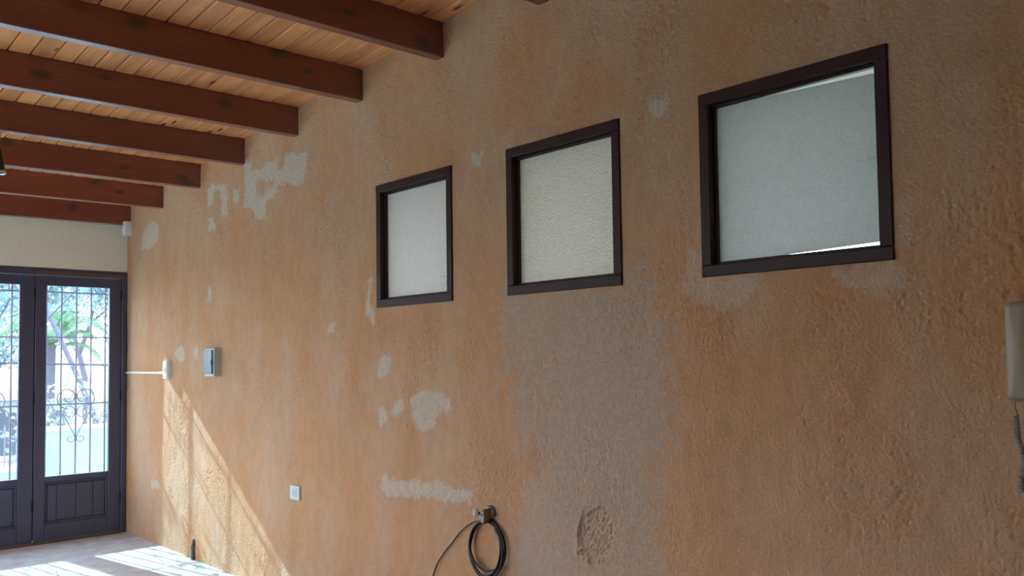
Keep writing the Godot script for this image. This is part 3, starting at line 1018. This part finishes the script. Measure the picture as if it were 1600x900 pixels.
func build_outside() -> void:
	tag(put("terrace_floor", terrace_shape(), relief(plain(Color(0.92, 0.90, 0.86), 0.8), noise_texture(FastNoiseLite.TYPE_SIMPLEX_SMOOTH, 0.05, 4, 256, 2), 0.2, 1.0)), "pale terrace floor outside the glazed door, with an added stretch along the cream wall to bounce light", "terrace", "", "structure")
	var paint := relief(plain(Color(0.53, 0.84, 0.83), 0.8), noise_texture(FastNoiseLite.TYPE_SIMPLEX_SMOOTH, 0.04, 4, 256, 6), 0.3, 1.2)
	var chalk := plain(Color(0.93, 0.93, 0.91), 0.8)
	var high := base("parapet", Vector3(-0.21, -0.06, -9.60))
	put("wall_body", box(Vector3(0, 0, -0.15), Vector3(3.2, 0.83, 0), 0.006), paint, high)
	put("coping", box(Vector3(-0.02, 0.83, -0.17), Vector3(3.22, 0.865, 0.02), 0.006), chalk, high)
	var st := new_tool()
	var flake := [Vector2(0.05, 0.55), Vector2(0.09, 0.72), Vector2(0.12, 0.61), Vector2(0.17, 0.60), Vector2(0.14, 0.53), Vector2(0.15, 0.45), Vector2(0.10, 0.36), Vector2(0.07, 0.44), Vector2(0.04, 0.46)]
	for k in flake.size():
		var p: Vector2 = flake[k]
		var q: Vector2 = flake[(k + 1) % flake.size()]
		tri(st, Vector3(0.10, 0.53, 0.004), Vector3(p.x, p.y, 0.003), Vector3(q.x, q.y, 0.003), Vector3.BACK)
		quad(st, Vector3(p.x, p.y, 0), Vector3(q.x, q.y, 0), Vector3(q.x, q.y, 0.003), Vector3(p.x, p.y, 0.003), Vector3(p.x + q.x - 0.2, p.y + q.y - 1.06, 0))
	tag(put("bare_spot", finish(st), plain(Color(0.50, 0.68, 0.74), 0.9), high), "bluish flaked spot")
	tag(high, "turquoise painted terrace parapet with white coping, the taller stretch", "parapet")
	var low := base("parapet", Vector3(-5.0, -0.06, -9.60))
	put("wall_body", box(Vector3(0, 0, -0.15), Vector3(4.78, 0.45, 0), 0.006), paint, low)
	put("coping", box(Vector3(0, 0.45, -0.17), Vector3(4.78, 0.49, 0.02), 0.006), chalk, low)
	tag(low, "low turquoise painted parapet with white coping below an iron railing", "parapet")
	var rail := base("railing", Vector3(-1.6, 0.43, -9.68))
	for k in 12:
		var x := 0.06 + k * 0.115
		put("picket", tube(PackedVector3Array([Vector3(x, 0, 0), Vector3(x, 0.36, 0), Vector3(x, 0.375, 0), Vector3(x, 0.43, 0)]), [0.006, 0.006, 0.014, 0.001], 6), materials.grille, rail)
	for y in [0.06, 0.30]:
		put("rail", tube(PackedVector3Array([Vector3(0, y, 0), Vector3(1.38, y, 0)]), 0.008, 6), materials.grille, rail)
	tag(rail, "iron railing with pointed pickets on the low parapet", "railing")
	# the ground below and the neighbours
	tag(put("ground", box(Vector3(-80, -3.4, -120), Vector3(80, -3.0, 40), 0.0), plain(Color(0.50, 0.49, 0.44), 0.95)), "pale ground below the terrace", "ground", "", "structure")
	var house := base("house", Vector3(-2.4, -3.0, -18.0))
	put("wall_body", box(Vector3(0, 0, -6.0), Vector3(5.1, 3.78, -0.3), 0.02), relief(plain(Color(0.66, 0.70, 0.74), 0.9), noise_texture(FastNoiseLite.TYPE_SIMPLEX_SMOOTH, 0.04, 4, 256, 9), 0.5, 0.7), house)
	st = new_tool()
	quad(st, Vector3(-0.3, 3.98, 0.15), Vector3(5.35, 3.98, 0.15), Vector3(5.35, 4.36, -4.5), Vector3(-0.3, 4.36, -4.5), Vector3.UP)
	quad(st, Vector3(-0.3, 3.80, 0.15), Vector3(5.35, 3.80, 0.15), Vector3(5.35, 4.18, -4.5), Vector3(-0.3, 4.18, -4.5), Vector3.DOWN)
	quad(st, Vector3(-0.3, 3.80, 0.15), Vector3(5.35, 3.80, 0.15), Vector3(5.35, 3.98, 0.15), Vector3(-0.3, 3.98, 0.15), Vector3.BACK)
	quad(st, Vector3(5.35, 3.80, 0.15), Vector3(5.35, 4.18, -4.5), Vector3(5.35, 4.36, -4.5), Vector3(5.35, 3.98, 0.15), Vector3.RIGHT)
	quad(st, Vector3(-0.3, 3.80, 0.15), Vector3(-0.3, 4.18, -4.5), Vector3(-0.3, 4.36, -4.5), Vector3(-0.3, 3.98, 0.15), Vector3.LEFT)
	put("roof", finish(st), plain(Color(0.90, 0.82, 0.74), 0.85), house)
	for x in [3.5, 4.35]:
		put("window", box(Vector3(x, 2.75, -0.31), Vector3(x + 0.42, 3.55, -0.27), 0.005), plain(Color(0.25, 0.30, 0.36), 0.3), house)
	tag(house, "neighbouring house with a pale sunlit roof beyond the parapet", "house")
	# trees
	var teal_l := Color(0.30, 0.43, 0.42)  # leaf colours paled and blued to stand in for haze
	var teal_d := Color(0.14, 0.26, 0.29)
	leafy_tree("bare_tree", Vector3(2.05, -3.0, -13.4), Vector3(-0.10, 1.0, 0.05), 3.9, 0.075, 5, 2600, 0.16, 0.07, Color(0.40, 0.38, 0.36), Color(0.22, 0.28, 0.26), "almost bare branching tree growing beyond the turquoise parapet", "tree", 41)
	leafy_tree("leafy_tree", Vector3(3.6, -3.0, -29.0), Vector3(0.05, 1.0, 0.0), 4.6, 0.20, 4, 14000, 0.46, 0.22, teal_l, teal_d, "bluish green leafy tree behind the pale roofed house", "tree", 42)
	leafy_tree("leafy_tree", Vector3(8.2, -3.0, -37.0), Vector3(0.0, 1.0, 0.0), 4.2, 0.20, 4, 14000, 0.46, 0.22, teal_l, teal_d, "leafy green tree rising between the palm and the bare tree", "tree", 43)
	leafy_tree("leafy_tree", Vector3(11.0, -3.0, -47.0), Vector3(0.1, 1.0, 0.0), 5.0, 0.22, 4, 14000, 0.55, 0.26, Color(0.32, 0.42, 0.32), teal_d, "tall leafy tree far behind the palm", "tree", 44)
	var shrub_l := Color(0.36, 0.42, 0.16)
	leafy_tree("shrub", Vector3(0.86, -3.0, -11.0), Vector3(-0.02, 1.0, 0.0), 1.75, 0.045, 3, 2200, 0.10, 0.075, shrub_l, Color(0.12, 0.25, 0.24), "yellow-green shrub rising just beyond the turquoise parapet", "shrub", 45)
	rng.seed = 50
	var palm := base("palm_tree", Vector3(1.62, -3.0, -16.4))
	put("trunk", tube(PackedVector3Array([Vector3(0, 0, 0), Vector3(0.04, 1.8, 0), Vector3(0.02, 3.6, 0), Vector3(0, 5.0, 0)]), [0.10, 0.085, 0.08, 0.10], 10), materials.bark, palm)
	var fronds := [frond(1.7, 0.55), frond(1.5, 0.35), frond(1.3, 0.75)]
	palm.scale = Vector3(0.8, 0.96, 0.8)
	for k in 14:
		var f := put("frond", fronds[k % 3], materials.leaf, palm, Vector3(0, 4.95, 0))
		f.rotation = Vector3(0, TAU * k / 14.0 + rng.randf_range(-0.15, 0.15), rng.randf_range(-0.25, 0.45))
	tag(palm, "palm with arching green fronds behind the bare tree", "palm tree")
	var wire := PackedVector3Array()
	for k in 25:
		var t := k / 24.0
		wire.append(Vector3(lerpf(-4.0, 6.0, t), lerpf(1.63, 1.26, t), -12.6))
	tag(put("overhead_cable", tube(wire, 0.018, 6), plain(Color(0.16, 0.20, 0.28), 0.7)), "thick dark cable strung across beyond the terrace", "cable")

func build_fittings() -> void:
	var white: Material = materials.white_plastic
	# motion sensor under the last beam, in the corner
	var o := base("motion_sensor", Vector3(-0.045, 2.555, DOOR_Z + 0.085))
	put("housing", pillow(Vector2(-0.032, 0), Vector2(0.032, 0.125), 0.040, -0.022, 0.012, 0.010), white, o)
	put("lens", pillow(Vector2(-0.022, 0.018), Vector2(0.022, 0.062), -0.020, -0.028, 0.010, 0.006), plain(Color(0.93, 0.93, 0.90), 0.25), o)
	put("indicator", lathe([Vector2(0.003, 0), Vector2(0.003, 0.003), Vector2(0, 0.0035)], Transform3D(Basis(Vector3(0, 0, 1), PI / 2.0), Vector3(-0.022, 0.088, 0)), 10), plain(Color(0.25, 0.10, 0.10), 0.3), o)
	tag(o, "small white motion sensor in the corner under the last beam", "motion sensor")
	# breaker box
	o = base("breaker_box", Vector3(0, 1.350, -5.875))
	put("body", box(Vector3(-0.052, 0, -0.078), Vector3(0.02, 0.200, 0.078), 0.005), plain(Color(0.72, 0.74, 0.73), 0.45), o)
	var lid := put("lid", box(Vector3(-0.064, 0.018, -0.074), Vector3(-0.053, 0.184, 0.066), 0.004), plain(Color(0.13, 0.41, 0.49), 0.22), o)
	put("latch", box(Vector3(-0.070, 0.085, 0.058), Vector3(-0.060, 0.112, 0.072), 0.002), plain(Color(0.12, 0.22, 0.28), 0.3), lid)
	tag(o, "small breaker box with a teal lid on the plastered wall", "breaker box")
	# switch and its cable duct
	o = base("light_switch", Vector3(0, 1.322, -6.735))
	put("box", box(Vector3(-0.034, 0, -0.040), Vector3(0.02, 0.150, 0.040), 0.005), white, o)
	put("plate", box(Vector3(-0.040, 0.006, -0.036), Vector3(-0.034, 0.144, 0.036), 0.003), white, o)
	put("rocker", box(Vector3(-0.044, 0.055, -0.012), Vector3(-0.040, 0.095, 0.012), 0.002), plain(Color(0.78, 0.80, 0.80), 0.3), o)
	tag(o, "white surface light switch where the sunlight meets the wall", "light switch")
	tag(put("cable_duct", box(Vector3(-0.014, 1.362, DOOR_Z + 0.01), Vector3(0.016, 1.380, -6.776), 0.003), white), "thin white cable duct running from the door to the switch", "cable duct")
	# power outlet
	o = base("power_outlet", Vector3(0, 0.607, -4.722))
	put("plate", box(Vector3(-0.013, 0, -0.058), Vector3(0.018, 0.086, 0.058), 0.004), plain(Color(0.80, 0.84, 0.84), 0.35), o)
	put("insert", box(Vector3(-0.0155, 0.018, -0.024), Vector3(-0.012, 0.068, 0.024), 0.002), plain(Color(0.78, 0.82, 0.83), 0.3), o)
	for k in [[0.050, -0.007, 0.5], [0.050, 0.007, -0.5], [0.032, 0.0, 0.0]]:
		var slot := put("slot", box(Vector3(-0.0162, -0.0055, -0.0016), Vector3(-0.0150, 0.0055, 0.0016), 0.0), plain(Color(0.06, 0.06, 0.07), 0.8), o, Vector3(0, k[0], k[1]))
		slot.rotation.x = k[2]
	tag(o, "pale wall outlet with three slots", "power outlet")
	# a clamp in the wall with a coil of black cable on it
	o = base("wall_clamp", Vector3(-0.005, 0.745, -2.935))
	var steel := plain(Color(0.52, 0.47, 0.43), 0.38, 0.7)
	var towards := Basis(Vector3(0, 0, 1), PI / 2.0)     # lathe axis to -x
	put("flange", lathe([Vector2(0, 0), Vector2(0.023, 0), Vector2(0.023, 0.010), Vector2(0.019, 0.014), Vector2(0.009, 0.015), Vector2(0.009, 0.044), Vector2(0, 0.044)], Transform3D(towards, Vector3(0.006, 0.006, 0.008)), 20), steel, o)
	put("jaw", box(Vector3(-0.036, -0.028, -0.006), Vector3(-0.006, 0.010, 0.016), 0.004), steel, o)
	put("strap", box(Vector3(-0.040, -0.014, 0.016), Vector3(-0.008, 0.022, 0.020), 0.0015), steel, o)
	tag(put("roller", lathe([Vector2(0.0045, 0), Vector2(0.011, 0), Vector2(0.0125, 0.004), Vector2(0.0125, 0.014), Vector2(0.010, 0.018), Vector2(0.0045, 0.018), Vector2(0.004, 0.004), Vector2(0, 0.004)], Transform3D(Basis(Vector3(1, 0, 0), 0.0) * Basis(Vector3(0, 1, 0), -0.6) * towards, Vector3(-0.022, 0.004, -0.028)), 20), plain(Color(0.86, 0.84, 0.80), 0.4), o), "white roller")
	put("bolt", tube(PackedVector3Array([Vector3(-0.024, 0.003, -0.026), Vector3(-0.024, -0.002, 0.012)]), 0.004, 8), materials.iron, o)
	o.scale = Vector3.ONE * 1.35
	tag(o, "rusty metal clamp with a white roller fixed low on the wall", "clamp")
	var black := plain(Color(0.055, 0.06, 0.075), 0.45)
	var coil := base("cable_coil", Vector3(-0.026, 0.712, -2.935))
	for k in 5:
		var wide: float = [0.108, 0.116, 0.103, 0.113, 0.118][k]
		var tall: float = [0.118, 0.127, 0.124, 0.114, 0.130][k]
		var loop := PackedVector3Array()
		for i in 49:
			var a := TAU * i / 48.0
			loop.append(Vector3(0.004 * sin(a * 2.0 + k) + 0.004 * k - 0.008 + 0.010 * cos(a), -tall + tall * cos(a) + 0.003 * k, wide * sin(a) * (1.0 - 0.04 * cos(a)) + 0.004 * (k % 2) + 0.003 * sin(a * 3.0 + k)))
		put("loop", tube(loop, 0.0046, 8), black, coil)
	var tail := Curve3D.new()
	for p in [[0.0, 0.0, 0.02], [0.006, -0.002, -0.03], [0.010, -0.020, -0.105], [0.014, -0.070, -0.19], [0.014, -0.140, -0.265], [0.014, -0.205, -0.335], [0.012, -0.290, -0.395], [0.010, -0.420, -0.44], [0.006, -0.700, -0.46]]:
		tail.add_point(Vector3(p[0], p[1], p[2]))
	for i in range(1, 8):
		var t := (tail.get_point_position(i + 1) - tail.get_point_position(i - 1)) * 0.22
		tail.set_point_in(i, -t)
		tail.set_point_out(i, t)
	put("tail", tube(tail.tessellate(4, 4), 0.0036, 8), black, coil)
	put("tie", tube(PackedVector3Array([Vector3(-0.006, -0.026, 0.068), Vector3(-0.004, -0.060, 0.100)]), 0.0068, 8), plain(Color(0.35, 0.36, 0.38), 0.4), coil)
	tag(coil, "coil of black cable hanging from the rusty wall clamp", "cable")
	# stub of pipe by the floor in the sunlit stretch
	o = base("pipe_stub", Vector3(-0.010, 0.0, -6.246))
	put("pipe", tube(PackedVector3Array([Vector3(0, 0.0, 0), Vector3(0, 0.10, 0.002), Vector3(0.006, 0.150, 0.004)]), [0.013, 0.013, 0.011], 10), plain(Color(0.34, 0.33, 0.34), 0.7), o)
	put("collar", lathe([Vector2(0.012, 0), Vector2(0.018, 0), Vector2(0.018, 0.016), Vector2(0.012, 0.016)], Transform3D(Basis(), Vector3(0, 0.085, 0.002)), 12), plain(Color(0.45, 0.42, 0.40), 0.7), o)
	tag(o, "short grey pipe stub standing at the foot of the sunlit wall", "pipe")
	# intercom
	o = base("intercom", Vector3(0, 1.30, -0.745))
	var cream := plain(Color(0.62, 0.55, 0.46), 0.36)
	put("cradle", pillow(Vector2(-0.018, 0.03), Vector2(0.115, 0.255), 0.02, -0.026, 0.012, 0.006), cream, o)
	put("handset", pillow(Vector2(-0.024, 0.020), Vector2(0.036, 0.282), -0.018, -0.062, 0.016, 0.014), cream, o)
	for z in [-0.008, 0.014]:
		put("lead", tube(PackedVector3Array([Vector3(-0.040, 0.024, z), Vector3(-0.040, 0.000, z - 0.003), Vector3(-0.040, -0.022, z + 0.004)]), 0.0022, 6), cream, o)
	var cord := new_tool()
	for strand in 2:
		var path := Curve3D.new()
		var way := [[0.0, -0.020, -0.010], [0.0, -0.080, -0.008], [0.004, -0.130, 0.004], [0.006, -0.180, 0.016], [0.004, -0.215, 0.020], [0.0, -0.232, 0.010], [-0.008, -0.215, -0.004], [-0.012, -0.180, 0.000]]
		if strand == 1:
			way = [[-0.002, -0.020, 0.014], [-0.004, -0.070, 0.016], [-0.010, -0.120, 0.018], [-0.012, -0.180, 0.000]]
		for p in way:
			path.add_point(Vector3(-0.036 + p[0], p[1], p[2]))
		for i in range(1, way.size() - 1):
			var t := (path.get_point_position(i + 1) - path.get_point_position(i - 1)) * 0.25
			path.set_point_in(i, -t)
			path.set_point_out(i, t)
		var long := path.get_baked_length()
		var turns := long / 0.0062
		var helix := PackedVector3Array()
		var steps := int(turns * 10.0)
		for i in steps + 1:
			var s := long * i / steps
			var p := path.sample_baked(s)
			var along := (path.sample_baked(minf(s + 0.004, long)) - path.sample_baked(maxf(s - 0.004, 0.0))).normalized()
			var u := along.cross(Vector3.RIGHT).normalized()
			var v := along.cross(u)
			var a := TAU * turns * i / steps
			helix.append(p + (u * cos(a) + v * sin(a)) * 0.0062)
		add_tube(cord, helix, 0.0021, 6)
	tag(put("coiled_cord", finish(cord), plain(Color(0.60, 0.58, 0.55), 0.4), o), "grey coiled cord")
	tag(o, "cream intercom handset with a coiled cord on the ochre wall", "intercom")
	# pendant spot between two beams
	var zl := -5.76
	var xl := -1.402
	o = base("spot_lamp", Vector3(xl, ceiling_y(xl, zl), zl))
	var dark := plain(Color(0.05, 0.05, 0.055), 0.35)
	put("canopy", lathe([Vector2(0, 0.004), Vector2(0.036, 0.004), Vector2(0.036, -0.020), Vector2(0.028, -0.030), Vector2(0, -0.030)]), dark, o)
	put("cord", tube(PackedVector3Array([Vector3(0, -0.028, 0), Vector3(0.016, -0.08, 0), Vector3(0.014, -0.13, 0), Vector3(0, -0.19, 0)]), 0.003, 6), plain(Color(0.72, 0.55, 0.32), 0.4), o)
	put("shade", lathe([Vector2(0, -0.185), Vector2(0.020, -0.187), Vector2(0.024, -0.200), Vector2(0.045, -0.325), Vector2(0.0435, -0.325), Vector2(0.022, -0.202), Vector2(0, -0.198)]), dark, o)
	put("rim", lathe([Vector2(0.0435, -0.322), Vector2(0.049, -0.322), Vector2(0.051, -0.330), Vector2(0.049, -0.338), Vector2(0.0435, -0.336), Vector2(0.0435, -0.322)]), plain(Color(0.75, 0.75, 0.76), 0.2, 0.9), o)
	tag(o, "small black hanging spot lamp with a shiny rim between the beams", "lamp")
